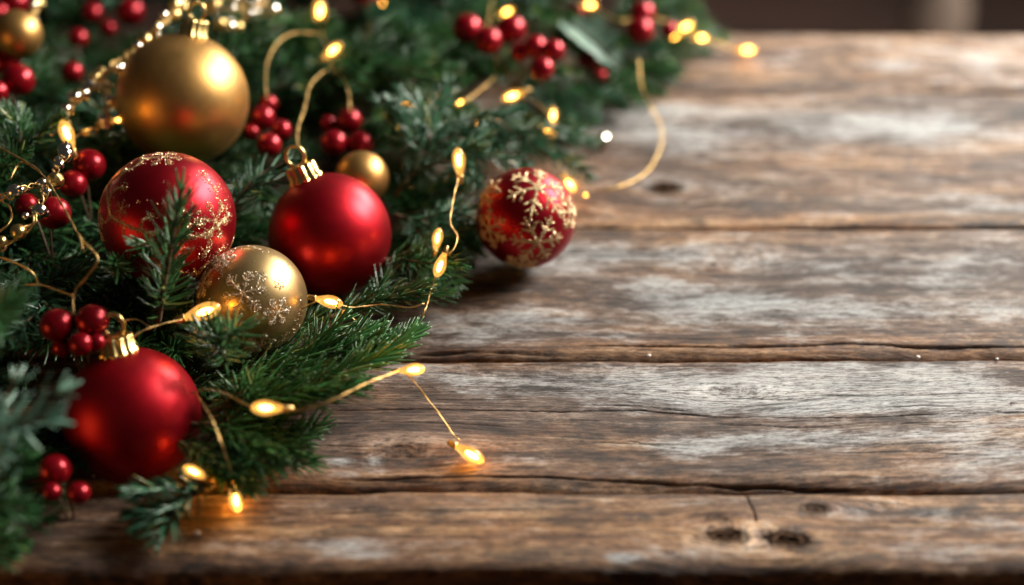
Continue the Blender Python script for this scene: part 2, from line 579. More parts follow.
def plank(parent, y0, y1, x0, x1, dx, dy, seed, thick=0.032, edge_front=0.0035, edge_back=0.0025, dz=0.0, blocky=None):
    r = np.random.RandomState(seed)
    xs = np.arange(x0, x1 + dx, dx)
    n_in = max(8, int((y1 - y0) / dy))
    s = np.linspace(0, 1, n_in)
    X, S = np.meshgrid(xs, s, indexing='ij')
    # wavy edges
    wf = (vnoise(X * 9 + seed, X * 0 + 1.5, seed) - .5) * .0030 + (vnoise(X * 40, X * 0 + 3, seed + 1) - .5) * .0012 + (vnoise(X * 160, X * 0 + 3, seed + 7) - .5) * .0005
    wb = (vnoise(X * 9 + 5, X * 0 + 4.5, seed + 2) - .5) * .0024 + (vnoise(X * 40, X * 0 + 6, seed + 3) - .5) * .0010 + (vnoise(X * 160, X * 0 + 3, seed + 8) - .5) * .0004
    if blocky is not None:
        wf = wf + blocky(X)
    Y = (y0 + wf) * (1 - S) + (y1 + wb) * S
    # height
    Z = (vnoise(X * 7, Y * 30, seed + 4) - .5) * .0016 + (vnoise(X * 25, Y * 120, seed + 5) - .5) * .0007 + (vnoise(X * 60, Y * 700, seed + 6) - .5) * .00045
    df = (Y - (y0 + wf)); db = ((y1 + wb) - Y)
    rf = edge_front * (0.55 + 0.9 * vnoise(X * 14, X * 0, seed + 9))
    rb = edge_back * (0.6 + 0.8 * vnoise(X * 14, X * 0 + 9, seed + 10))
    tf = np.clip(1 - df / rf, 0, 1); tb = np.clip(1 - db / rb, 0, 1)
    Z = Z - rf * (1 - np.sqrt(np.clip(1 - tf ** 2, 0, 1))) - rb * (1 - np.sqrt(np.clip(1 - tb ** 2, 0, 1)))
    # masks
    paint = np.full(X.shape, .16) + (vnoise(X * 12, Y * 60, seed + 20) - .5) * .16
    warm = np.full(X.shape, .12)
    def blobs(arr, lst, pw=1.0):
        for px, py, rx, ry, a in lst:
            c = wpt(px, py); ex = abs(wpt(px + rx, py)[0] - c[0]); ey = abs(wpt(px, py - ry)[1] - c[1])
            if c[1] < y0 - .012 or c[1] > y1 + .012: continue
            d = ((X - c[0]) / ex) ** 2 + ((Y - c[1]) / ey) ** 2
            arr += a * .62 * np.exp(-d * .9)
    blobs(paint, PAINT)
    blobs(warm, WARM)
    paint -= np.clip(1 - df / .006, 0, 1) * .45 + np.clip(1 - db / .003, 0, 1) * .25
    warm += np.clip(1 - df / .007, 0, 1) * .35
    # knots bend the grain
    GY = Y.copy(); GX = X.copy()
    knot = np.zeros(X.shape); kr = np.zeros(X.shape); crack = np.zeros(X.shape)
    for px, py, rx, ry, dp in KNOTS:
        c = wpt(px, py)
        if not (y0 < c[1] < y1): continue
        d2 = ((X - c[0]) / (rx * 2.6)) ** 2 + ((Y - c[1]) / (ry * 2.6)) ** 2
        GY -= (Y - c[1]) * .78 * np.exp(-d2)
        d = np.sqrt(((X - c[0]) / rx) ** 2 + ((Y - c[1]) / ry) ** 2) * (1 + .35 * (vnoise(X * 210, Y * 330, seed + 31) - .5) + .30 * (vnoise(X * 600, Y * 900, seed + 32) - .5))
        k = np.clip((1.35 - d) / .8, 0, 1)
        k = k * k * (3 - 2 * k)
        knot = np.maximum(knot, k * dp)
        kr = np.where(d < 1.6, d, kr)
        Z -= .0006 * np.exp(-(d * 1.6) ** 2) * dp
        cr = np.clip(1 - np.abs((Y - c[1]) - (X - c[0]) * .35 - .0006 * np.sin(X * 900)) / .0005, 0, 1) * (d < .8) * (dp > .7)
        crack = np.maximum(crack, cr)
        cr = np.clip(1 - np.abs(d - .95) / .10, 0, 1) * (dp > .7) * .8 * (vnoise(X * 150, Y * 150, seed + 44) > .45)
        crack = np.maximum(crack, cr)
    # low wander of the grain
    GY += (vnoise(X * 3.2, Y * 9, seed + 11) - .5) * .020 + (vnoise(X * 11, Y * 30, seed + 12) - .5) * .0045
    def polyd(pl, vert):
        w = np.array([wpt(*q) for q in pl])
        if vert:
            o = np.argsort(w[:, 1]); w = w[o]
            c = np.interp(Y, w[:, 1], w[:, 0]); d = np.abs(X - c - (vnoise(Y * 500, X * 0, 5) - .5) * .0008)
            u = (Y - w[0, 1]) / (w[-1, 1] - w[0, 1])
        else:
            c = np.interp(X, w[:, 0], w[:, 1]); d = np.abs(Y - c - (vnoise(X * 70, X * 0, 5) - .5) * .0007)
            u = (X - w[0, 0]) / (w[-1, 0] - w[0, 0])
        tp = np.clip(np.minimum(u, 1 - u) * 9, 0, 1) * ((u > 0) & (u < 1))
        return d, tp
    for lst, vert in ((CRACKS, False), (VCRACKS, True)):
        for pl, w, dep in lst:
            ym = np.mean([wpt(*q)[1] for q in pl])
            if not (y0 - .004 < ym < y1 + .004): continue
            d, tp = polyd(pl, vert)
            ww = w * tp * (.45 + 1.1 * vnoise(X * 60, X * 0 + ym * 100, seed + 13)) + 1e-6
            k = np.clip(1.35 - d / ww, 0, 1)
            Z -= dep * k * tp
            crack = np.maximum(crack, k * tp)
    # small random checks along the grain
    for q in range(60):
        cx = r.uniform(x0, x1); cy = r.uniform(y0 + .004, y1 - .004); L = r.uniform(.008, .05); w = r.uniform(.00015, .0004)
        i0 = max(0, int((cx - L - x0) / dx)); i1 = min(len(xs), int((cx + L - x0) / dx) + 2)
        if i1 - i0 < 3: continue
        xx, yy = X[i0:i1], Y[i0:i1]
        d = np.abs(yy - cy - .0015 * np.sin((xx - cx) * 60 + q) * .6 - (GYo[i0:i1] if False else 0))
        tp = np.clip(1 - ((xx - cx) / L) ** 2, 0, 1)
        k = np.clip(1.3 - d / (w * tp + 1e-6), 0, 1) * tp
        crack[i0:i1] = np.maximum(crack[i0:i1], k * .85)
        Z[i0:i1] -= .0006 * k
    # deep dark on the side faces comes from real geometry: add side rows
    rowsY = [Y[:, :1] + .004, Y[:, :1] + .0008, Y[:, :1] + 0.0]
    rowsZ = [np.full_like(Y[:, :1], -thick), np.full_like(Y[:, :1], -thick * .5), Z[:, :1] - .004]
    rowsY2 = [Y[:, -1:] - .0, Y[:, -1:] - .0008, Y[:, -1:] - .004]
    rowsZ2 = [Z[:, -1:] - .004, np.full_like(Y[:, :1], -thick * .5), np.full_like(Y[:, :1], -thick)]
    YY = np.hstack(rowsY + [Y] + rowsY2)
    ZZ = np.hstack(rowsZ + [Z] + rowsZ2) + dz
    XX = np.hstack([X[:, :1]] * 3 + [X] + [X[:, :1]] * 3)
    def ext(A, drop=0):
        return np.hstack([A[:, :1]] * 3 + [A] + [A[:, -1:]] * 3)
    GYe = ext(GY)
    GYe[:, 0] -= thick; GYe[:, 1] -= thick * .5; GYe[:, 2] -= .004
    GYe[:, -1] += thick; GYe[:, -2] += thick * .5; GYe[:, -3] += .004
    nx, ny = XX.shape
    V = np.stack([XX, YY, ZZ], -1).reshape(-1, 3)
    i = np.arange(nx - 1)[:, None] * ny
    j = np.arange(ny - 1)[None]
    Q = np.stack([i + j, i + ny + j, i + ny + j + 1, i + j + 1], -1).reshape(-1, 4)
    # bottom and end caps
    i = np.arange(nx - 1) * ny
    Qb = np.stack([i, i + ny - 1, i + 2 * ny - 1, i + ny], 1)
    off = np.array([seed * 1.7, seed * .37, seed * 2.3])
    G = np.stack([ext(GX) + off[0], GYe + off[1], np.full_like(XX, off[2])], -1).reshape(-1, 3)
    pe = ext(paint); pe[:, :3] = .05; pe[:, -3:] = .05
    ke = ext(knot); ke[:, :3] = 0; ke[:, -3:] = 0
    me = mesh_np("plank", V, np.vstack([Q, Qb]), None, True,
                 {"grain": G, "paint": pe.ravel(), "warm": ext(warm).ravel(), "crack": ext(crack).ravel(), "knot": ke.ravel(), "knot_radius": ext(kr).ravel()})
    me.materials.append(M['wood'])
    o = bpy.data.objects.new("plank", me)
    COL.objects.link(o)
    o.parent = parent
    return o


table = empty("wooden_table", (0, 0, 0))
tag(table, "weathered plank table with worn whitewash and dark gaps", "table")
X0, X1 = -0.62, 0.62
yA = wpt(512, 568)[1]; yAB = wpt(512, 492)[1]; yBC = wpt(512, 358)[1]; yCD = wpt(512, 228)[1]; yDE = wpt(512, 92)[1]; yE = wpt(512, 34)[1]


def hump(X):  # the front board's far edge bulges at the knots; its near edge is worn
    return 0 * X


pa = plank(table, yA, yAB - .0012, X0, X1, .0007, .0005, 3, edge_front=.0085)
pa["label"] = "ochre front board with three dark knots and a split"
pb = plank(table, yAB + .0034, yBC - .0008, X0, X1, .0010, .0004, 8, edge_front=.0105)
pb["label"] = "grey board with pale whitewash and a long fine crack"
plank(table, yBC + .0026, yCD - .0008, X0, X1, .0013, .0005, 14, edge_front=.0070)
plank(table, yCD + .0020, yDE - .0006, X0, X1, .0018, .0007, 21)
plank(table, yDE + .0006, yE, X0, X1, .0020, .0010, 27)
for k in (-0.5, 0.5):  # battens under the boards
    mb = MB()
    x = k
    y0, y1, z0, z1 = yA + .03, yE - .02, -.070, -.0325
    v = [(x - .03, y0, z0), (x + .03, y0, z0), (x + .03, y1, z0), (x - .03, y1, z0), (x - .03, y0, z1), (x + .03, y0, z1), (x + .03, y1, z1), (x - .03, y1, z1)]
    mb.add(v, [(3, 2, 1, 0), (4, 5, 6, 7), (0, 1, 5, 4), (1, 2, 6, 5), (2, 3, 7, 6), (3, 0, 4, 7)])
    mb.build("batten", M['stem'], table, smooth=False)
mb = MB()
c = P(1015, 405.5, .0)
lathe(mb, [(0, .0005), (.0022, .0006), (.0030, .0001), (.0030, -.003)], c, (0, 0, 1), 14)
mb.build("nail_head", M['iron'], table)

# pale object far behind, only a blur in the photo
mb = MB()
q = P(938, 14, -0.55)
lathe(mb, [(0, -.2), (.045, -.2), (.055, -.12), (.05, .02), (.028, .06), (.02, .12), (.024, .14), (0, .14)], q, (0, 0, 1), 28)
o = mb.build("jug", M['pale'])
tag(o, "pale blurred jug standing behind the table", "jug")

# ------------------------------------------------------------------ ornaments
BALLS = []   # centre, radius: kept clear of branches between them and the viewer


def ballpos(px, py, rpx, R):
    dep = R * FPX / rpx
    d = RIGHT * ((px - 512) / FPX) + UP * (-(py - 292.5) / FPX) + FWD
    return CAMP + d * dep


def ndir(dx, dy):
    """surface direction of the point seen at offset dx, dy (in radii, y up) from the ball's middle"""
    r2 = dx * dx + dy * dy
    if r2 > .98:
        s = math.sqrt(.98 / r2); dx *= s; dy *= s; r2 = .98
    n = RIGHT * dx + UP * dy - FWD * math.sqrt(1 - r2)
    return n / np.linalg.norm(n)


def granules(mb, c, R, pts, size, rs, per=1):
    """pts: (N,3) unit directions; tiny octahedral glitter grains stuck on the skin"""
    pts = np.asarray(pts)
    n = len(pts)
    base = np.array([[1, 0, 0], [-1, 0, 0], [0, 1, 0], [0, -1, 0], [0, 0, 1], [0, 0, -1]], float)
    F = np.array([[0, 2, 4], [2, 1, 4], [1, 3, 4], [3, 0, 4], [2, 0, 5], [1, 2, 5], [3, 1, 5], [0, 3, 5]])
    q = rs.randn(n, 3, 3)
    u, _, vt = np.linalg.svd(q)
    rot = u @ vt
    sz = size * rs.uniform(.5, 1.4, (n, 1, 1))
    V = np.einsum('nij,kj->nki', rot, base) * sz + (c + pts * R)[:, None]
    T = (F[None] + (np.arange(n) * 6)[:, None, None]).reshape(-1, 3)
    mb.add(V.reshape(-1, 3), None, T)


def on_ball(n0, up, uv):
    """tangent-plane coords uv (in radii) around direction n0 -> unit directions"""
    n0 = n0 / np.linalg.norm(n0)
    a = np.cross(up, n0); a /= np.linalg.norm(a)
    b = np.cross(n0, a)
    uv = np.asarray(uv)
    p = n0[None] + a[None] * uv[:, :1] + b[None] * uv[:, 1:2]
    return p / np.linalg.norm(p, axis=1)[:, None]


def seg_pts(p, q, step, rs, w):
    p = np.array(p, float); q = np.array(q, float)
    L = np.linalg.norm(q - p)
    n = max(2, int(L / step))
    t = np.linspace(0, 1, n)[:, None]
    return p * (1 - t) + q * t + rs.randn(n, 2) * w


def snowflake(size, rs, step=.014, w=.012, rot=0.0, fat=0.0):
    pts = []
    for k in range(6):
        a = rot + k * math.pi / 3
        d = np.array([math.cos(a), math.sin(a)])
        pts.append(seg_pts((0, 0), d * size, step, rs, w))
        for f, l in (((.40, .36), (.68, .26)) if fat >= 2 else ((.30, .16), (.50, .30), (.70, .24), (.87, .14))):
            for s in (-1, 1):
                b = a + s * math.radians(50)
                e = np.array([math.cos(b), math.sin(b)])
                pts.append(seg_pts(d * size * f, d * size * f + e * size * l, step, rs, w))
                if fat: pts.append(seg_pts(d * size * f, d * size * f + e * size * l, step, rs, w))
        for rep in range(int(fat)):
            pts.append(seg_pts(d * size * .05, d * size * .97, step, rs, w * 1.2))
    th = rs.uniform(0, 2 * math.pi, 60)
    pts.append(np.stack([np.cos(th), np.sin(th)], 1) * (rs.rand(60, 1) ** .5) * size * .10)
    return np.vstack(pts)


def ornament(px, py, rpx, R, skin, label, cap_dir=None, cap_scale=1.0, deco=None, rest=False):
    c = ballpos(px, py, rpx, R)
    BALLS.append((c, R))
    t = empty("bauble", c - np.array([0, 0, R]))
    tag(t, label, "bauble", "baubles in the garland")
    mb = MB()
    ball(mb, c, R, 64, 40)
    mb.build("shell", M[skin], t)
    if cap_dir is not None:
        d = ndir(*cap_dir) if len(cap_dir) == 2 else np.array(cap_dir, float)
        d = d / np.linalg.norm(d)
        s = R * cap_scale
        mb = MB()
        lathe(mb, [(s * .27, R * .955), (s * .265, R * 1.0), (s * .235, R * 1.02), (s * .235, R * 1.20), (s * .22, R * 1.225), (s * .10, R * 1.24), (0.0001, R * 1.24)], c, d, 72, rib=(.085, 12))
        cp = mb.build("cap", M['cap'], t)
        mb = MB()
        ref = UP if abs(d @ UP) < .8 else RIGHT
        a = ref - d * (ref @ d); a /= np.linalg.norm(a)
        th = np.linspace(0.0, 2 * math.pi, 30)
        lc = c + d * (R * 1.24 + s * .14)
        loop = lc + np.outer(np.cos(th), d) * s * .17 + np.outer(np.sin(th), a) * s * .15
        tube(mb, loop, s * .033, 8)
        lo = mb.build("loop", M['cap'], t)
        lo.parent = cp
        lo.location = (0, 0, 0)
    if deco:
        deco(t, c, R)
    return t


rs = np.random.RandomState(5)


def curve_uv(pts, step=.012, w=.012):
    p = np.array([(x, y, 0) for x, y in pts], float)
    c = spline(p, step)[:, :2]
    return c + rs.randn(len(c), 2) * w


def face_pts(uv, keep=.985):
    """uv seen from the front, in radii -> directions on the near side"""
    uv = np.asarray(uv)
    r2 = (uv ** 2).sum(1)
    uv = uv[r2 < keep]
    r2 = (uv ** 2).sum(1)
    n = RIGHT[None] * uv[:, :1] + UP[None] * uv[:, 1:2] - FWD[None] * np.sqrt(1 - r2)[:, None]
    return n


def deco_scroll(t, c, R):
    mb = MB()
    D = []
    D.append(on_ball(ndir(.05, .88), UP, snowflake(.27, rs, .006, .010)))
    D.append(on_ball(ndir(.83, -.05), UP, snowflake(.32, rs, .006, .012)))
    D.append(on_ball(ndir(-.93, -.10), UP, snowflake(.30, rs, .010, .010)))
    D.append(on_ball(ndir(.52, .02), UP, snowflake(.20, rs, .010, .008, .3)))
    D.append(on_ball(ndir(-.45, .10), UP, snowflake(.14, rs, .012, .008, .3)))
    main = [(-.98, .25), (-.80, .45), (-.70, .22), (-.62, .0), (-.40, -.12), (-.15, -.22), (.15, -.28), (.45, -.30), (.75, -.22), (.97, .05)]
    D.append(face_pts(curve_uv(main, .0016, .008)))
    D.append(face_pts(curve_uv(main, .0022, .024)))
    for b in ([(-.70, .22), (-.60, .38), (-.45, .42)], [(-.62, .0), (-.75, -.08), (-.86, .02)], [(-.40, -.12), (-.42, -.28), (-.30, -.36)], [(-.15, -.22), (-.12, -.08), (0, -.02)],
              [(.15, -.28), (.24, -.42), (.38, -.44)], [(.45, -.30), (.52, -.14), (.64, -.10)], [(.75, -.22), (.74, -.42), (.66, -.52)], [(-.80, .45), (-.66, .58), (-.52, .66)], [(-.52, .66), (-.36, .70), (-.26, .82)],
              [(.97, .05), (.86, .24), (.80, .42)], [(.80, .42), (.70, .52), (.62, .64)], [(.9, -.4), (.72, -.62), (.5, -.82)], [(.5, -.82), (.34, -.80), (.22, -.72)]):
        D.append(face_pts(curve_uv(b, .0025, .013)))
        e = np.array(b[-1])
        D.append(face_pts(e + rs.randn(60, 2) * .035))
    for k in range(26):
        a = rs.uniform(-1.0, 1.0, 2)
        if (a ** 2).sum() < .9: D.append(face_pts(a + rs.randn(5, 2) * .012))
    th = rs.uniform(0, 2 * math.pi, 700)
    rr = rs.uniform(.93, .99, 700)
    k = (np.sin(th * 5) > -.3) & ((th < 3.6) | (th > 5.2))
    D.append(face_pts(np.stack([np.cos(th), np.sin(th)], 1)[k] * rr[k, None]))
    # the far side carries the same scroll
    D.append(-np.vstack(D[5:9]))
    granules(mb, c, R * 1.002, np.vstack(D), .00023, rs)
    mb.build("glitter_scroll", M['glitter'], t, smooth=False)


def deco_goldflake(t, c, R):
    mb = MB()
    D = []
    D.append(on_ball(ndir(.02, .13), UP, snowflake(.44, rs, .005, .009, .26, fat=1)))
    D.append(on_ball(ndir(.60, -.20), UP, snowflake(.28, rs, .006, .008, .1, fat=1)))
    D.append(on_ball(ndir(.30, .42), UP, snowflake(.13, rs, .010, .010, .1)))
    D.append(on_ball(ndir(.62, .28), UP, snowflake(.10, rs, .012, .008, .5)))
    D.append(on_ball(ndir(-.42, .74), UP, snowflake(.26, rs, .008, .014, .4, fat=1)))
    D.append(on_ball(ndir(-.78, .30), UP, snowflake(.30, rs, .008, .012, .1, fat=1)))
    D.append(on_ball(ndir(.25, -.80), UP, snowflake(.30, rs, .010, .010, .4, fat=1)))
    D.append(on_ball(ndir(-.3, -.45), UP, snowflake(.16, rs, .014, .010, .4)))
    for b in ([(-.95, .1), (-.8, .5), (-.55, .75), (-.2, .93), (.2, .95)], [(-.9, -.1), (-.72, .2), (-.5, .5), (-.2, .72)], [(.95, .0), (.90, -.3), (.78, -.55), (.5, -.82)], [(-.55, .75), (-.4, .55), (-.42, .4)], [(.1, .95), (.5, .82), (.8, .55)]):
        D.append(face_pts(curve_uv(b, .008, .022)))
    for k in range(34):
        a = rs.uniform(-1.0, 1.0, 2)
        if (a ** 2).sum() < .95: D.append(face_pts(a + rs.randn(6, 2) * .014))
    D.append(-np.vstack(D[:5]))
    granules(mb, c, R * 1.002, np.vstack(D), .00021, rs)
    mb.build("glitter_snowflake", M['glitter_pale'], t, smooth=False)


def deco_bigflake(t, c, R):
    mb = MB()
    D = []
    D.append(on_ball(ndir(.22, .55), UP, snowflake(.74, rs, .005, .013, .20, fat=2)))
    D.append(on_ball(ndir(.22, -.50), UP, snowflake(.62, rs, .005, .013, .05, fat=2)))
    D.append(on_ball(ndir(-.72, -.25), UP, snowflake(.46, rs, .006, .012, .4, fat=2)))
    D.append(on_ball(ndir(.85, .10), UP, snowflake(.40, rs, .006, .012, .1, fat=2)))
    D.append(on_ball(ndir(-.75, .48), UP, snowflake(.38, rs, .006, .012, .1, fat=2)))
    D.append(on_ball(ndir(-.1, -.93), UP, snowflake(.38, rs, .006, .012, .1, fat=2)))
    D.append(-D[0]); D.append(-D[2])
    granules(mb, c, R * 1.003, np.vstack(D), .00032, rs)
    mb.build("glitter_snowflake", M['glitter'], t, smooth=False)


ornament(183, 99, 65, .035, 'gold', "large plain satin gold bauble with brass cap, highest in the garland", (.20, .96), .80)
ornament(168, 219, 67, .032, 'red2', "red bauble with champagne glitter scrollwork behind an upright fir sprig", None, deco=deco_scroll)
ornament(330, 234, 61, .031, 'red', "plain satin red bauble lying right of the gold snowflake bauble", (-.38, .90))
ornament(252, 300, 55, .0263, 'gold2', "pale gold bauble with glitter snowflakes between the two plain red baubles", None, deco=deco_goldflake)
ornament(132, 415, 68, .0302, 'red', "plain satin red bauble nearest the table front, cap upright", (-.13, .96), 1.0)
ornament(526, 218, 50, .0262, 'red2', "small red bauble with bold gold snowflakes standing alone on the boards", None, deco=deco_bigflake)
ornament(362, 178, 27, .0145, 'gold', "small plain gold bauble peeping out behind the red one", None)
ornament(18, 34, 24, .0135, 'gold', "small gold bauble blurred at the far left corner", None)


# ------------------------------------------------------------------ fir branches
rb = np.random.RandomState(11)


def needles_on(mb, c, nlen, dens, width, open0, open1, flat=0.0, rs=rb, base_skip=.04, curve=.25):
    """needles all round a twig whose centreline is c"""
    T, A, B = frames(c)
    s = np.concatenate([[0], np.cumsum(np.linalg.norm(np.diff(c, axis=0), axis=1))])
    L = s[-1]
    n = int(L * 1000 * dens)
    if n < 4: return
    u = np.sort(rs.uniform(L * base_skip, L, n))
    u[-6:] = L * np.linspace(.985, 1, 6)
    f = u / L
    def itp(Y): return np.stack([np.interp(u, s, Y[:, k]) for k in range(3)], 1)
    p, t, a, b = itp(c), itp(T), itp(A), itp(B)
    az = np.arange(n) * 2.39996 + rs.uniform(-.35, .35, n)
    ca, sa = np.cos(az), np.sin(az)
    if flat:
        sa = sa * (1 - flat) + .12 * flat
        k = np.sqrt(ca ** 2 + sa ** 2) + 1e-6
        ca, sa = ca / k, sa / k
    rad = a * ca[:, None] + b * sa[:, None]
    op = np.radians(open0 + (open1 - open0) * f ** 1.6) * rs.uniform(.85, 1.15, n)
    d = t * np.cos(op)[:, None] + rad * np.sin(op)[:, None] + rs.randn(n, 3) * .032
    d /= np.linalg.norm(d, axis=1)[:, None]
    ln = nlen * rs.uniform(.72, 1.12, n) * (1 - .38 * np.clip((f - .8) / .2, 0, 1)) * (0.75 + .25 * np.clip(f * 6, 0, 1))
    w = width * 1.1 * rs.uniform(.8, 1.15, n)
    # needle side and normal
    side = np.cross(d, rad)
    side /= np.linalg.norm(side, axis=1)[:, None] + 1e-9
    nor = np.cross(side, d)
    bend = (t - d * (t * d).sum(1)[:, None]) * curve
    rings = []
    for h, ws in ((0.0, .45), (.22, 1.0), (.62, .92), (.90, .50)):
        ctr = p + d * (ln * h)[:, None] + bend * (ln * h * h)[:, None]
        for sx, sn in ((1, 0), (0, .42), (-1, 0), (0, -.42)):
            rings.append(ctr + side * (w * ws * sx)[:, None] + nor * (w * ws * sn)[:, None])
    tip = p + d * ln[:, None] + bend * ln[:, None]
    V = np.stack(rings + [tip], 1)  # n,17,3
    q = []
    for k in range(3):
        for j in range(4):
            q.append((k * 4 + j, k * 4 + (j + 1) % 4, k * 4 + 4 + (j + 1) % 4, k * 4 + 4 + j))
    tr = [(12 + j, 12 + (j + 1) % 4, 16) for j in range(4)]
    off = (np.arange(n) * 17)[:, None, None]
    rnd = rs.beta(2, 2, n) * .9
    rnd[rs.rand(n) < .02] = 1.0
    V = V.reshape(-1, 3)
    V[:, 2] = np.maximum(V[:, 2], .0016)
    mb.add(V, (np.array(q)[None] + off).reshape(-1, 4), (np.array(tr)[None] + off).reshape(-1, 3), np.repeat(rnd, 17))


def branch(pts, label, nlen=.014, dens=1.5, width=.00062, shoots=None, mt='needle_deep', open0=58, open1=28, flat=.35, stem_r=.0013, group="fir branches of the garland", rs=rb, check=False, shoot_len=.05, shoot_ang=48, curve=.25):
    c = spline(pts, .0015)
    T, A, B = frames(c)
    s = np.concatenate([[0], np.cumsum(np.linalg.norm(np.diff(c, axis=0), axis=1))])
    L = s[-1]
    twigs = [c]
    if shoots is None: shoots = int(L / .022)
    for k in range(shoots):
        f = .12 + .70 * (k + rs.uniform(.1, .9)) / max(1, shoots)
        i = min(len(c) - 2, int(f * len(c)))
        sd = 1 if k % 2 == 0 else -1
        ang = math.radians(shoot_ang + rs.uniform(-9, 9))
        lat = A[i] * sd + B[i] * rs.uniform(-.15, .45)
        d = T[i] * math.cos(ang) + lat * math.sin(ang)
        d /= np.linalg.norm(d)
        l = shoot_len * (1.08 - .72 * f) * rs.uniform(.75, 1.2)
        e = c[i] + d * l + T[i] * l * .22
        m = c[i] + d * l * .5 + T[i] * l * .02
        for q in (m, e): q[2] = max(q[2], .005)
        twigs.append(spline([c[i], m, e], .0015))
    if check:
        for tw in twigs:
            x, y, dep = proj(tw)
            for bc, R in BALLS:
                bx, by, bd = proj(bc)
                r = R * FPX / bd + nlen * .55 * FPX / bd
                if np.any(((x - bx) ** 2 + (y - by) ** 2 < r * r) & (dep < bd + R * .3)):
                    return None
            for bx, by, r, bd in KEEP:
                if np.any(((x - bx) ** 2 + (y - by) ** 2 < (r + nlen * .22 * FPX / bd) ** 2) & (dep < bd)):
                    return None
    t = empty("fir_branch", c[0])
    tag(t, label, "fir branch", group)
    mb, mn = MB(), MB()
    for q, tw in enumerate(twigs):
        r0 = stem_r * (1 if q == 0 else .62)
        tube(mb, tw, np.linspace(r0, r0 * .45, len(tw)), 6)
        needles_on(mn, tw, nlen * (1 if q == 0 else .92), dens, width, open0, open1, flat, rs, .02 if q else .05, curve)
    mb.build("stem", M['stem'], t)
    mn.build("needles", M[mt], t)
    return t


def PP(*l):
    return [P(*q) for q in l]


# circles (px, py, radius px, depth m) of small things that must stay in view
KEEP = []


def keep(px, py, r, z):
    KEEP.append((px, py, r, proj(P(px, py, z))[2]))


# ------------------------------------------------------------------ berries
def berries(label, lst, z, buried=False):
    """lst: px, py, radius px, extra height"""
    t = None
    base = P(lst[0][0], lst[0][1], z) - np.array([0, 0, .012])
    t = empty("berry_cluster", base)
    tag(t, label, "berries", "red berry clusters")
    st = MB()
    cen = np.mean([P(q[0], q[1], z) for q in lst], axis=0) - np.array([0, 0, .012])
    for k, q in enumerate(lst):
        c = P(q[0], q[1], z + (q[3] if len(q) > 3 else 0))
        dep = proj(c)[2]
        r = q[2] * dep / FPX * 1.10
        if not buried: BALLS.append((c, r))
        mb = MB()
        ball(mb, c, r, 28, 18, squash=(1, 1, .96))
        b = mb.build("berry", M['berry'], t)
        d = c - cen; d = d / (np.linalg.norm(d) + 1e-9)
        dn = ndir(.35 * math.cos(k * 2.1), .2 + .5 * math.sin(k * 1.3))
        mb = MB()
        lathe(mb, [(r * .16, r * .955), (r * .13, r * 1.0), (r * .05, r * 1.02), (.00001, r * .99)], c, -dn, 8)
        cx = mb.build("calyx", M['stem'], t); cx.parent = b; cx.location = (0, 0, 0)
        tube(st, spline([cen - np.array([0, 0, .02]), cen * .5 + c * .5, c - d * r * .9], .002), .0006, 6)
    st.build("stalk", M['stem'], t)
    return t


berries("five red berries right of the plain gold bauble", [(268, 104, 9), (262, 118, 12), (281, 130, 10), (269, 145, 11.5, .002), (251, 132, 8, -.004)], .045)
berries("four red berries under the wire arch above the plain red bauble", [(349, 121, 12), (334, 143, 12.5, .002), (360, 144, 12.5), (328, 124, 8, -.003)], .040)
berries("row of six red berries at the top middle of the garland", [(467, 29, 14), (488, 41, 13), (511, 30, 14), (535, 47, 11), (553, 51, 11), (542, 69, 11), (520, 52, 9, -.004)], .056)
berries("two blurred red berries near the far right tip of the garland", [(642, 14, 12), (640, 31, 13), (669, 30, 8, -.006)], .038)
berries("pair of red berries beside the bead strand at left", [(89, 165, 15), (73, 184, 13, -.004)], .062)
berries("single bright red berry left of the scrollwork bauble", [(54, 213, 15.5), (27, 205, 11, -.01)], .062)
berries("four red berries beside the cap of the front red bauble", [(57, 325, 15.5), (92, 321, 15.5), (81, 344, 11, -.003), (97, 342, 8, -.004), (62, 347, 9, -.010)], .058)
berries("dim red berries in the shade under the front red bauble", [(55, 470, 15), (52, 492, 9), (79, 493, 10.5)], .018)
berries("red berries at the left edge below the small gold bauble", [(5, 61, 14), (18, 80, 15), (-4, 92, 11)], .070)
berries("two blurred berries in the dark between the bead strands", [(72, 72, 10), (78, 38, 9)], .048)
berries("blurred berries at the top edge beside the bead strand", [(130, 12, 13), (92, 13, 10), (108, 28, 8, -.006)], .046)
berries("blurred berries at the top left corner of the garland", [(14, 2, 13), (-2, 12, 9)], .056)
berries("two blurred berries at the top beside the hanging bulb", [(369, 1, 12), (356, -8, 9)], .040)
berries("two dim blurred berries under the pale leaf", [(588, 63, 10), (578, 12, 9), (600, 76, 7)], .022)
berries("single dim berry behind the two bulbs right of the red bauble", [(424, 238, 10)], .018)

# ------------------------------------------------------------------ fairy lights
STR = "strings of fairy lights"


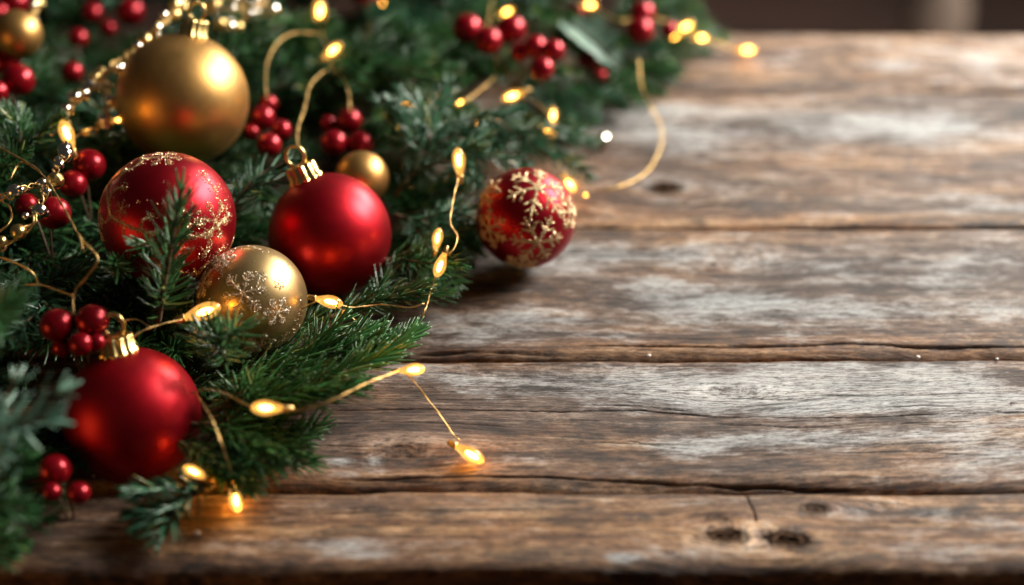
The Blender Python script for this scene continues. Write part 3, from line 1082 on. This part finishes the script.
def bulb(parent, px, py, z, ang, size=1.0, tilt=0.0, lit=True, table_gap=None):
    """teardrop bulb centred on px, py; ang is where its tip points in the picture (degrees, 0 = right, 90 = up)"""
    c = P(px, py, z)
    a = math.radians(ang)
    d = RIGHT * math.cos(a) + UP * math.sin(a) - FWD * tilt
    d /= np.linalg.norm(d)
    if c[2] < .009: d[2] = max(d[2], -.25); d /= np.linalg.norm(d)
    L = .0135 * size
    o = c - d * L * .45
    mb = MB()
    r = .0029 * size
    prof = [(r * .34, 0), (r * .46, L * .12), (r * .72, L * .28), (r * .95, L * .44), (r * 1.04, L * .60), (r * .96, L * .74), (r * .70, L * .88), (r * .34, L * .97), (.00002, L)]
    lathe(mb, prof, o, d, 14, rib=(.05, 5))
    b = mb.build("bulb", M['shell'], parent)
    mb = MB()
    ball(mb, (0, 0, 0), 1.0, 12, 8)
    V = np.concatenate(mb.V)
    ax = d; s1 = np.cross(ax, [0.3, .5, .8]); s1 /= np.linalg.norm(s1); s2 = np.cross(ax, s1)
    mb.V = [o + ax * L * .58 + np.outer(V[:, 2], ax) * L * .22 + np.outer(V[:, 0], s1) * r * .40 + np.outer(V[:, 1], s2) * r * .40]
    f = mb.build("filament", M['core'], b); f.location = (0, 0, 0)
    mb = MB()
    lathe(mb, [(r * .2, -L * .22), (r * .38, -L * .20), (r * .46, 0), (r * .52, L * .06), (r * .42, L * .07)], o, d, 12, rib=(.08, 6))
    f = mb.build("collar", M['wire'], b); f.location = (0, 0, 0)
    if size > .7 and px > 220 and (c[2] < .013 or 400 < px < 420):   # the bulb's own light, pooling on the wood or needles next to it
        ld = bpy.data.lights.new("bulb_glow", 'POINT')
        ld.energy = .036 * size
        ld.color = (1.0, .47, .10)
        ld.shadow_soft_size = .0025
        lo = bpy.data.objects.new("bulb_glow", ld)
        COL.objects.link(lo)
        lo.parent = b
        g = o + d * L * .58
        lo.location = tuple(g)
    KEEP.append((px, py, 7 * size, proj(c)[2]))
    return b


rw = np.random.RandomState(23)


def string(label, wires, bulbs, r=.00036, kee=True):
    t = empty("fairy_light_string", P(*wires[0][0]))
    tag(t, label, "fairy lights", STR)
    mb = MB()
    for w in wires:
        c = spline(PP(*w), .0015)
        n = len(c)
        u = np.arange(n)
        for k in range(3):
            c[:, k] += .0005 * (vnoise(u * .17 + 10 * k, u * 0 + k + .5, 77 + k) - .5) + .0009 * (vnoise(u * .06 + 7 * k, u * 0 + k, 7 + k) - .5)
        T, A, B = frames(c)
        ph = u * .55
        for s in (0, math.pi):  # two strands twisted together
            tube(mb, c + (A * np.cos(ph + s)[:, None] + B * np.sin(ph + s)[:, None]) * r * .55, r * .72, 6)
        if kee:
            for q in c[::6]:
                x, y, d = proj(q)
                KEEP.append((x, y, 3, d - .004))
    mb.build("wire", M['wire'], t)
    for b in bulbs:
        bulb(t, *b)
    return t


string("gold wire string running over the front fir branch onto the boards, three lit bulbs",
       [[(192, 394, .040), (205, 390, .042), (225, 393, .042), (248, 405, .042), (262, 408, .042)],
        [(276, 410, .042), (296, 411, .044), (330, 400, .047), (370, 381, .045), (398, 371, .040)],
        [(405, 372, .034), (420, 389, .024), (440, 415, .013), (452, 433, .008), (459, 440, .007)]],
       [(270, 408, .043, 178, 1.1), (410, 370, .039, 5, .95, .2), (468, 453, .0055, -40, 1.15)])
string("short wire hanging beside the front red bauble with one bulb on the wood",
       [[(194, 392, .036), (208, 412, .040), (220, 440, .036), (230, 470, .022), (233, 486, .010)]],
       [(235, 496, .005, -80, 1.05), (197, 473, .012, 155, .9)])
string("wire with a glowing bulb resting before the gold snowflake bauble",
       [[(124, 345, .050), (140, 333, .052), (160, 324, .052), (182, 319, .050)], [(118, 322, .046), (136, 320, .046), (150, 326, .05)]],
       [(200, 313, .050, 18, 1.35)])
string("bare gold wire sweeping down the left side to the berries",
       [[(-30, 130, .085), (0, 147, .085), (40, 172, .088), (62, 205, .088), (82, 238, .086), (98, 258, .082), (88, 276, .076), (75, 292, .070), (73, 314, .064)],
        [(24, 285, .06), (45, 286, .062), (72, 295, .066)], [(-20, 255, .07), (10, 260, .07), (32, 272, .066), (38, 284, .060)],
        [(80, 236, .086), (82, 246, .086), (84, 252, .082)], [(10, 180, .08), (22, 162, .084), (40, 172, .088)], [(-10, 240, .072), (10, 222, .076), (8, 205, .076), (-10, 200, .074)]],
       [], r=.00046)
string("wire hanging between the red bauble and the snowflake bauble with three bulbs",
       [[(459, 178, .056), (453, 200, .054), (450, 222, .050), (457, 236, .047), (452, 250, .045), (443, 256, .043)],
        [(438, 272, .038), (431, 290, .030), (426, 306, .036), (421, 320, .032)]],
       [(459, 164, .058, 95, 1.15), (441, 263, .041, -110, 1.0), (437, 241, .040, 80, .9)])
string("wire looping on the branch tips in front of the red bauble, one bulb",
       [[(302, 309, .034), (312, 304, .036), (320, 301, .036)], [(338, 304, .034), (352, 308, .030), (380, 304, .028), (408, 307, .026), (424, 303, .026)], [(336, 306, .034), (348, 315, .032), (356, 321, .030)]],
       [(327, 301, .036, -12, 1.05)])
string("arched wire above the berries with a standing and a lying bulb",
       [[(267, 99, .054), (266, 80, .058), (267, 62, .060), (277, 43, .062), (292, 34, .062), (308, 33, .060), (319, 34, .058)],
        [(321, 22, .058), (322, 34, .056), (327, 48, .054)],
        [(298, 148, .044), (298, 128, .048), (305, 105, .054), (310, 85, .058), (322, 73, .058), (334, 70, .058), (344, 80, .056), (349, 95, .052), (350, 112, .048)], [(330, 58, .056), (332, 72, .056)]],
       [(320, 8, .058, -88, 1.35), (331, 52, .056, 40, 1.1)], r=.00033)
string("wire at the centre of the garland running down behind the snowflake bauble",
       [[(488, -20, .05), (492, 0, .048), (488, 30, .046), (496, 60, .044), (496, 74, .042), (478, 92, .040), (462, 103, .040), (450, 104, .038)],
        [(522, 96, .036), (538, 104, .034), (549, 114, .032), (551, 126, .030)], [(552, 134, .028), (553, 150, .022), (562, 168, .014), (568, 180, .009)]],
       [(515, 95, .036, 200, 1.1), (553, 118, .030, 90, .9), (547, 131, .028, -30, .8), (404, 106, .044, 0, .75), (505, 13, .044, 30, .85), (525, 52, .052, 0, .45), (461, 102, .040, 210, .5), (478, 124, .034, -80, .5)], r=.00033)
string("far wire curling from the garland tip across the boards to the snowflake bauble",
       [[(568, 184, .006), (590, 188, .005), (612, 188, .005), (634, 180, .004), (652, 165, .004), (661, 145, .004), (660, 124, .008), (650, 104, .016), (642, 85, .028), (639, 60, .038)],
        [(592, 4, .040), (606, 14, .040), (622, 20, .038), (645, 17, .036), (668, 22, .032), (683, 28, .028)], [(690, 32, .024), (704, 38, .018), (725, 46, .010), (740, 50, .007)]],
       [(568, 182, .008, -70, .95), (588, 5, .040, 0, .85), (684, 28, .026, 30, 1.05), (676, 36, .024, 200, .6), (700, 38, .020, 0, .8), (745, 50, .007, 0, 1.05), (585, 195, .004, 0, .25)], r=.00048)
string("small lit bulbs tucked behind the bead strand at left",
       [[(72, 140, .072), (84, 132, .068), (100, 127, .062), (117, 121, .056)]],
       [(68, 137, .078, 110, 1.25), (88, 131, .064, 0, .5), (104, 124, .060, 0, .42), (117, 120, .056, 0, .5), (380, 4, .040, 0, .8)], r=.0004)

# ------------------------------------------------------------------ bead strands
rbd = np.random.RandomState(31)


def beads(label, paths, spacing, rmin, rmax, wig=.0015, turns=True):
    t = empty("bead_garland", P(*paths[0][0]))
    tag(t, label, "bead garland", "gold and glass bead garlands")
    mb = MB()
    for w in paths:
        c = spline(PP(*w), .001)
        s = np.concatenate([[0], np.cumsum(np.linalg.norm(np.diff(c, axis=0), axis=1))])
        T, A, B = frames(c)
        for ph, am in ((0, 1.0), (2.2, 1.5), (4.2, .8)):
            u = s * 520 + ph
            off = (A * np.cos(u)[:, None] + B * np.sin(u)[:, None]) * (.0013 * am)
            off += (vnoise(s * 120 + ph * 9, s * 0 + 2, 60)[:, None] - .5) * np.array([.006, .003, .004]) * (ph > 0)
            tube(mb, c + off, .00042, 5)
        x = 0
        while x < s[-1]:
            p = np.array([np.interp(x, s, c[:, k]) for k in range(3)]) + rbd.randn(3) * wig
            r = rbd.uniform(rmin, rmax) * 1.4
            m2 = MB()
            ball(m2, p, r, 10, 7, squash=(1, 1, 1))
            m2.build("bead", M['silver'] if rbd.rand() < .72 else M['cap'], t, smooth=rbd.rand() < .7)
            x += spacing * rbd.uniform(.55, 1.5)
        for q in c[::8]:
            xx, yy, d = proj(q)
            KEEP.append((xx, yy, 5, d - .003))
    mb.build("wire", M['wire'], t)
    return t


beads("glittering bead strand running along the top left of the large gold bauble",
      [[(186, 0, .084), (176, 8, .088), (160, 25, .092), (146, 38, .088), (128, 55, .084), (104, 72, .080), (90, 86, .076), (76, 100, .074), (64, 116, .074), (58, 130, .076)],
       [(103, 76, .076), (106, 98, .070), (104, 118, .066), (90, 131, .064)]], .0056, .0012, .0030)
beads("silver bead strand crossing the wire and leaving at the left edge",
      [[(68, 150, .084), (58, 166, .084), (50, 184, .082), (38, 206, .080), (30, 224, .078), (12, 240, .074), (-6, 252, .072)],
       [(2, 196, .082), (12, 194, .084), (28, 188, .084), (46, 180, .084)]], .0052, .0013, .0030)
beads("thick sparkling bead strand along the top edge above the berries",
      [[(212, 8, .075), (224, 10, .078), (240, 8, .078), (256, 10, .072), (272, 16, .066)], [(214, -4, .078), (232, 0, .080), (252, 2, .074), (268, 2, .070)], [(215, 22, .074), (232, 28, .070), (240, 20, .070)]], .0042, .0012, .0032, .003)
beads("blurred silver beads at the far left corner beside the small bauble",
      [[(42, -12, .085), (36, 6, .085), (30, 26, .082), (24, 42, .078), (22, 52, .074)]], .0050, .0014, .0032, .002)
beads("lone silver bead on the boards beyond the snowflake bauble",
      [[(603, 140, .004), (606, 139, .004)]], .05, .0032, .0034, 0)

# ------------------------------------------------------------------ pale leaf
mb = MB()
A_, B_ = P(562, 14, .040), P(622, 66, .030)
ax = B_ - A_; Ll = np.linalg.norm(ax); ax /= Ll
up = np.array([0.1, -.35, 1.0]); sd = np.cross(ax, up); sd /= np.linalg.norm(sd); up = np.cross(sd, ax)
nu, nv = 30, 9
V = []
for i in range(nu):
    f = i / (nu - 1)
    w = Ll * .17 * math.sin(math.pi * min(1, f * 1.02)) ** .7 * (1 + .28 * abs(math.sin(f * math.pi * 4)))
    for j in range(nv):
        g = j / (nv - 1) * 2 - 1
        V.append(A_ + ax * f * Ll + sd * g * w + up * (abs(g) ** 1.5 * .006 * math.sin(f * math.pi) - (f - .5) ** 2 * .02 + .001 * math.sin(f * 22) * abs(g)))
V = np.array(V)
V2 = V - up * .0005
Q = []
for i in range(nu - 1):
    for j in range(nv - 1):
        a = i * nv + j
        Q.append((a, a + 1, a + nv + 1, a + nv))
        b = a + nu * nv
        Q.append((b, b + nv, b + nv + 1, b + 1))
mb.add(np.vstack([V, V2]), Q)
hl = empty("holly_leaf", A_)
tag(hl, "pale blurred spiny leaf lying on the garland near its far tip", "leaf")
mb.build("blade", M['leaf'], hl)
mb = MB(); tube(mb, np.array([A_ - ax * .012 - up * .004, A_ - ax * .005, *[A_ + ax * f * Ll + up * (.0006 - (f - .5) ** 2 * .02) for f in np.linspace(.02, .97, 12)]]), .0006, 6)
mb.build("midrib", M['stem'], hl)
KEEP.append((592, 42, 22, proj(A_)[2]))

# ------------------------------------------------------------------ hero branches
branch(PP((205, 414, .020), (262, 396, .026), (330, 378, .030), (382, 354, .031), (412, 334, .031)), "long glossy branch pointing right over the boards below the gold snowflake bauble", .0195, 2.0, .00080, shoots=2, mt='needle_fresh', open0=46, open1=24, flat=.1, shoot_len=.040, shoot_ang=30, curve=.1)
branch(PP((225, 385, .018), (275, 368, .024), (330, 350, .028), (372, 330, .028)), "glossy branch just above the long one, under the red bauble", .0180, 1.9, .00078, shoots=3, mt='needle_fresh', open0=46, open1=24, flat=.1, shoot_len=.038, shoot_ang=30, curve=.1)
branch(PP((215, 372, .006), (262, 362, .008), (318, 352, .008), (360, 345, .008)), "low branch in the shade between the gold snowflake bauble and the long branch", .0160, 2.2, .00060, shoots=5, mt='needle_deep', open0=50, open1=30, flat=.2, shoot_len=.034, shoot_ang=40)
branch(PP((190, 424, .020), (226, 428, .020), (262, 436, .016), (288, 440, .013)), "dense branch lying under the wired bulb at the board gap", .0140, 1.7, .00076, shoots=4, mt='needle_fresh', open0=44, open1=24, flat=.2, shoot_len=.032, shoot_ang=35)
branch(PP((170, 440, .016), (210, 450, .016), (244, 460, .013), (270, 460, .010)), "short branch behind the hanging wire right of the front red bauble", .0130, 2.2, .00060, shoots=4, mt='needle_deep', open0=46, open1=26, flat=.2, shoot_len=.032, shoot_ang=35)
branch(PP((-60, 526, .006), (-10, 514, .009), (16, 502, .009), (40, 498, .007)), "dark branch in the shade under the front red bauble and its dim berries", .0130, 1.8, .00070, shoots=5, mt='needle_deep', open0=56, open1=34, flat=.3, shoot_len=.034)
branch(PP((0, 440, .004), (50, 436, .005), (100, 434, .005), (140, 436, .005)), "dark branch directly under the front red bauble", .0130, 1.8, .00070, shoots=5, mt='needle_deep', open0=56, open1=34, flat=.3, shoot_len=.034)
branch(PP((-60, 460, .010), (-10, 458, .014), (40, 452, .014), (80, 448, .012)), "dark branch behind the dim berries left of the front red bauble", .0130, 1.8, .00070, shoots=5, mt='needle_deep', open0=56, open1=34, flat=.3, shoot_len=.034)
branch(PP((158, 322, .045), (164, 285, .066), (172, 240, .090), (181, 190, .112)), "upright sprig standing in front of the scrollwork bauble", .0165, 1.6, .00075, shoots=0, mt='needle_deep', open0=66, open1=40, flat=.2, stem_r=.0014)
branch(PP((120, 275, .050), (134, 258, .062), (150, 250, .070), (158, 238, .080)), "low sprig left of the upright sprig", .0115, 1.3, .00055, shoots=3, mt='needle_deep', open0=60, open1=36, shoot_len=.03)
branch(PP((226, 366, .036), (222, 350, .046), (218, 336, .056)), "star-shaped sprig in front of the gold snowflake bauble", .0165, 2.6, .00072, shoots=2, mt='needle_deep', open0=80, open1=55, flat=0, shoot_len=.018)
branch(PP((240, 416, .012), (240, 400, .022), (236, 386, .030)), "yellow-green sprig beside the front red bauble", .014, 2.2, .00058, shoots=2, mt='needle_fresh', open0=70, open1=40, flat=0, shoot_len=.02)
branch(PP((214, 484, .010), (186, 498, .013), (160, 512, .011), (140, 526, .008)), "small branch tip lying on the front board under the red bauble", .0125, 1.7, .00085, shoots=3, mt='needle_blue', open0=62, open1=35, flat=.5, shoot_len=.026)
branch(PP((-60, 475, .050), (-22, 450, .060), (14, 422, .070), (56, 394, .078)), "large blurred blue-green branch nearest the viewer at the left edge", .0185, .62, .00120, shoots=3, mt='needle_lit', open0=66, open1=42, flat=.45, shoot_len=.030, stem_r=.0018)
branch(PP((-44, 480, .040), (-14, 456, .056), (8, 430, .070)), "second blurred blue-green sprig below the nearest branch", .0180, .7, .00115, shoots=1, mt='needle_lit', open0=80, open1=50, flat=0, shoot_len=.03)
branch(PP((-40, 350, .070), (-10, 325, .085), (14, 300, .098)), "dark green sprig at the left edge above the nearest branch", .0140, 1.9, .00062, shoots=3, mt='needle_deep', open0=70, open1=40, flat=.1, shoot_len=.03)
branch(PP((-60, 530, .030), (-30, 515, .036), (-8, 506, .040), (8, 502, .038)), "dim blurred sprig in the lower left corner", .0140, 1.4, .00085, shoots=3, mt='needle_deep', open0=60, open1=38, flat=.3, shoot_len=.03)
branch(PP((-70, 560, .012), (-30, 548, .014), (2, 540, .012)), "dark tip on the front board in the lower left corner", .0130, 1.3, .00085, shoots=2, mt='needle_deep', open0=60, open1=38, flat=.3, shoot_len=.025)
branch(PP((-20, 185, .055), (5, 165, .066), (20, 140, .074), (20, 112, .080)), "bushy sprig with brownish tip at the left edge above the crossed wire", .0120, 2.2, .00060, shoots=4, mt='needle_deep', open0=62, open1=34, shoot_len=.028)
branch(PP((222, 226, .040), (238, 200, .050), (256, 178, .056), (284, 162, .060)), "open branch between the scrollwork bauble and the plain red bauble", .0145, .95, .00072, shoots=1, mt='needle_blue', open0=62, open1=40, flat=.6, shoot_len=.03)
branch(PP((395, 196, .030), (420, 160, .044), (430, 125, .052), (402, 92, .058)), "blue-green branch with silvery sheen left of the hanging wire", .0145, 1.1, .00075, shoots=6, mt='needle_blue', open0=64, open1=38, flat=.5, shoot_len=.045)
branch(PP((400, 130, .044), (440, 128, .044), (470, 150, .040), (478, 184, .032)), "blue-green branch drooping toward the snowflake bauble", .0140, 1.2, .00072, shoots=5, mt='needle_blue', open0=62, open1=38, flat=.5, shoot_len=.04)
branch(PP((480, 110, .034), (512, 132, .030), (545, 150, .024), (572, 158, .018)), "blue-green branch behind the snowflake bauble", .0150, 1.2, .00075, shoots=5, mt='needle_blue', open0=60, open1=36, flat=.5, shoot_len=.045)
branch(PP((330, 318, .020), (370, 300, .022), (400, 290, .020), (434, 282, .018)), "dark branch tip right of the plain red bauble", .0150, 1.8, .00062, shoots=4, mt='needle_deep', open0=50, open1=28, flat=.2, shoot_len=.04, shoot_ang=38)
branch(PP((380, 262, .022), (410, 256, .024), (424, 262, .020), (440, 276, .014)), "dark branch under the two bulbs of the hanging wire", .0150, 1.6, .00062, shoots=4, mt='needle_deep', open0=50, open1=30, flat=.2, shoot_len=.035)
branch(PP((395, 215, .028), (418, 222, .028), (440, 222, .026), (462, 214, .020)), "dark branch between the plain red and the snowflake bauble", .0140, 1.3, .00065, shoots=4, mt='needle_blue', open0=55, open1=34, flat=.3, shoot_len=.03)

for q, lab in ((PP((140, 362, .004), (190, 350, .006), (240, 358, .006), (285, 352, .004)), "low dark branch in the gap between the front red bauble and the gold snowflake bauble"),
               (PP((150, 392, .004), (200, 380, .006), (240, 378, .006)), "low dark branch touching the right side of the front red bauble"),
               (PP((385, 190, .004), (420, 200, .006), (452, 205, .004)), "low dark branch in the gap left of the small snowflake bauble"),
               (PP((370, 240, .004), (410, 246, .006), (440, 240, .004)), "low dark branch along the right side of the plain red bauble"),
               (PP((190, 258, .004), (222, 240, .010), (248, 222, .012), (262, 200, .012)), "low dark branch in the gap between the scrollwork and plain red baubles"),
               (PP((230, 190, .004), (262, 160, .008), (300, 160, .008)), "low dark branch under the open branch beside the large gold bauble"),
               (PP((230, 150, .004), (290, 120, .008), (340, 100, .008)), "low dark branch below the berries right of the large gold bauble"),
               (PP((425, 225, .004), (452, 236, .006), (472, 238, .004)), "low dark branch tip in the shadow left of the small snowflake bauble"),
               (PP((430, 120, .004), (480, 132, .008), (530, 120, .006)), "low dark branch under the centre wire behind the snowflake bauble"),
               (PP((70, 300, .006), (112, 306, .020), (150, 312, .028), (190, 300, .030)), "dark branch behind the cap of the front red bauble"),
               (PP((130, 345, .006), (165, 338, .020), (196, 330, .026), (225, 322, .024)), "dark branch under the wire between the two lower baubles"),
               (PP((90, 280, .006), (130, 290, .016), (175, 296, .020)), "dark branch below the scrollwork bauble"),
               (PP((215, 452, .004), (250, 452, .010), (285, 448, .012), (304, 444, .010)), "low branch tip on the board beside the hanging wire, right of the front red bauble"),
               (PP((196, 446, .004), (222, 446, .008), (246, 444, .008)), "low dark branch tip on the board gap beside the wire that ends in a bulb"),
               (PP((330, 210, .004), (380, 170, .006), (430, 178, .005)), "low dark branch below the small plain gold bauble")):
    branch(q, lab, .0150, 2.0, .00062, mt='needle_deep', open0=60, open1=34, flat=.3, shoots=6, shoot_len=.032)

# ------------------------------------------------------------------ the rest of the heap
FAR = [  # base, tip
    ((600, 22, .035), (712, 8, .014)), ((590, 44, .035), (704, 44, .010)), ((590, 60, .030), (692, 74, .008)), ((560, 66, .032), (676, 96, .008)), ((545, 80, .030), (634, 108, .008)),
    ((520, 84, .030), (608, 122, .010)), ((505, 110, .026), (590, 142, .010)), ((520, 30, .045), (640, 42, .030)), ((470, 60, .048), (560, 92, .030)), ((540, -10, .04), (690, -14, .02)),
    ((430, 60, .05), (520, 66, .042)), ((400, 30, .05), (470, 70, .046)), ((330, 60, .05), (410, 56, .052)), ((350, 20, .05), (450, 14, .05)), ((300, 90, .045), (375, 82, .050)), ((470, 10, .045), (590, 20, .040)),
    ((280, 60, .045), (340, 20, .052)), ((410, -10, .05), (500, -12, .05)), ((300, 0, .05), (380, -20, .05)), ((640, 60, .02), (716, 24, .010)),
]
for k, (a, b) in enumerate(FAR):
    A0, B0 = P(a[0], a[1], a[2] * .55), P(*b)
    B0 = A0 + (B0 - A0) * .84
    mid = (A0 + B0) / 2 + np.array([0, 0, .003]) + rb.randn(3) * .003
    o = branch([A0, mid, B0], "blurred fir branch in the far part of the garland toward its tip", .0150, 1.7, .00080, mt=('needle_deep', 'needle_blue', 'needle_deep', 'needle_fresh')[k % 4], open0=62, open1=36, flat=.3, shoot_len=.040)

LAND = [(183, 97, "around the large gold bauble"), (168, 209, "around the scrollwork bauble"), (331, 231, "around the plain red bauble"), (132, 417, "around the front red bauble"),
        (20, 300, "at the left edge of the garland"), (300, 20, "behind the arched wire"), (40, 60, "in the top left corner"), (470, 100, "around the middle of the garland"), (252, 296, "around the gold snowflake bauble")]
PRETTY = dict((l[2], "dark fir branch deep in the heap " + l[2]) for l in LAND)
# outline of the heap on the table, in photo pixels
POLY = np.array([(-120, 560), (60, 540), (150, 500), (230, 462), (300, 440), (345, 385), (390, 350), (420, 290), (440, 240), (500, 190), (560, 130), (600, 90), (660, 70), (690, 30), (690, -60), (-160, -60)])


def inside(x, y):
    n = len(POLY); c = False; j = n - 1
    for i in range(n):
        if (POLY[i][1] > y) != (POLY[j][1] > y) and x < (POLY[j][0] - POLY[i][0]) * (y - POLY[i][1]) / (POLY[j][1] - POLY[i][1]) + POLY[i][0]: c = not c
        j = i
    return c


made = 0
tries = 0
while made < 165 and tries < 2500:
    tries += 1
    px, py = rb.uniform(-110, 640), rb.uniform(-50, 520)
    if not inside(px, py) or (px < 110 and py > 330 and made >= 85): continue
    z0 = rb.uniform(.005, .018) if made < 85 else rb.uniform(.022, .046)
    A0 = P(px, py, z0)
    th = rb.normal(math.radians(-35), 1.0)
    L = rb.uniform(.06, .11)
    d = np.array([math.cos(th), math.sin(th), 0])
    B0 = A0 + d * L
    B0[2] = z0 + rb.uniform(.0, .018)
    mid = (A0 + B0) / 2 + np.array([0, 0, .006])
    x, y, _ = proj(B0 - np.array([0, 0, B0[2]]))
    if not inside(x, y): continue
    i = int(np.argmin([(l[0] - px) ** 2 + (l[1] - py) ** 2 for l in LAND]))
    o = branch([A0, mid, B0], PRETTY[LAND[i][2]], rb.uniform(.013, .018), 1.15, .00088, mt=('needle_deep', 'needle_deep', 'needle_blue', 'needle_fresh')[rb.randint(4)], open0=60, open1=34, flat=.3, shoot_len=.045, check=True)
    if o: made += 1
print("fillers", made, tries)

# ------------------------------------------------------------------ crumbs on the boards
for px, py, r, lab in ((649, 355.5, .0011, "tiny white crumb in the board gap near its middle"), (918, 357, .0012, "tiny white crumb in the board gap toward the right"), (997, 359, .0009, "tiny white crumb at the right end of the board gap"),
                       (197, 533, .0016, "white crumb on the front board near the branch tip"), (94, 476, .0009, "tiny glint of a crumb in the shade under the berries")):
    mb = MB()
    c = P(px, py, r * .6)
    ball(mb, c, r, 10, 7, squash=(1, .8, .6))
    o = mb.build("crumb", M['crumb'])
    tag(o, lab, "crumb", "white crumbs on the boards")
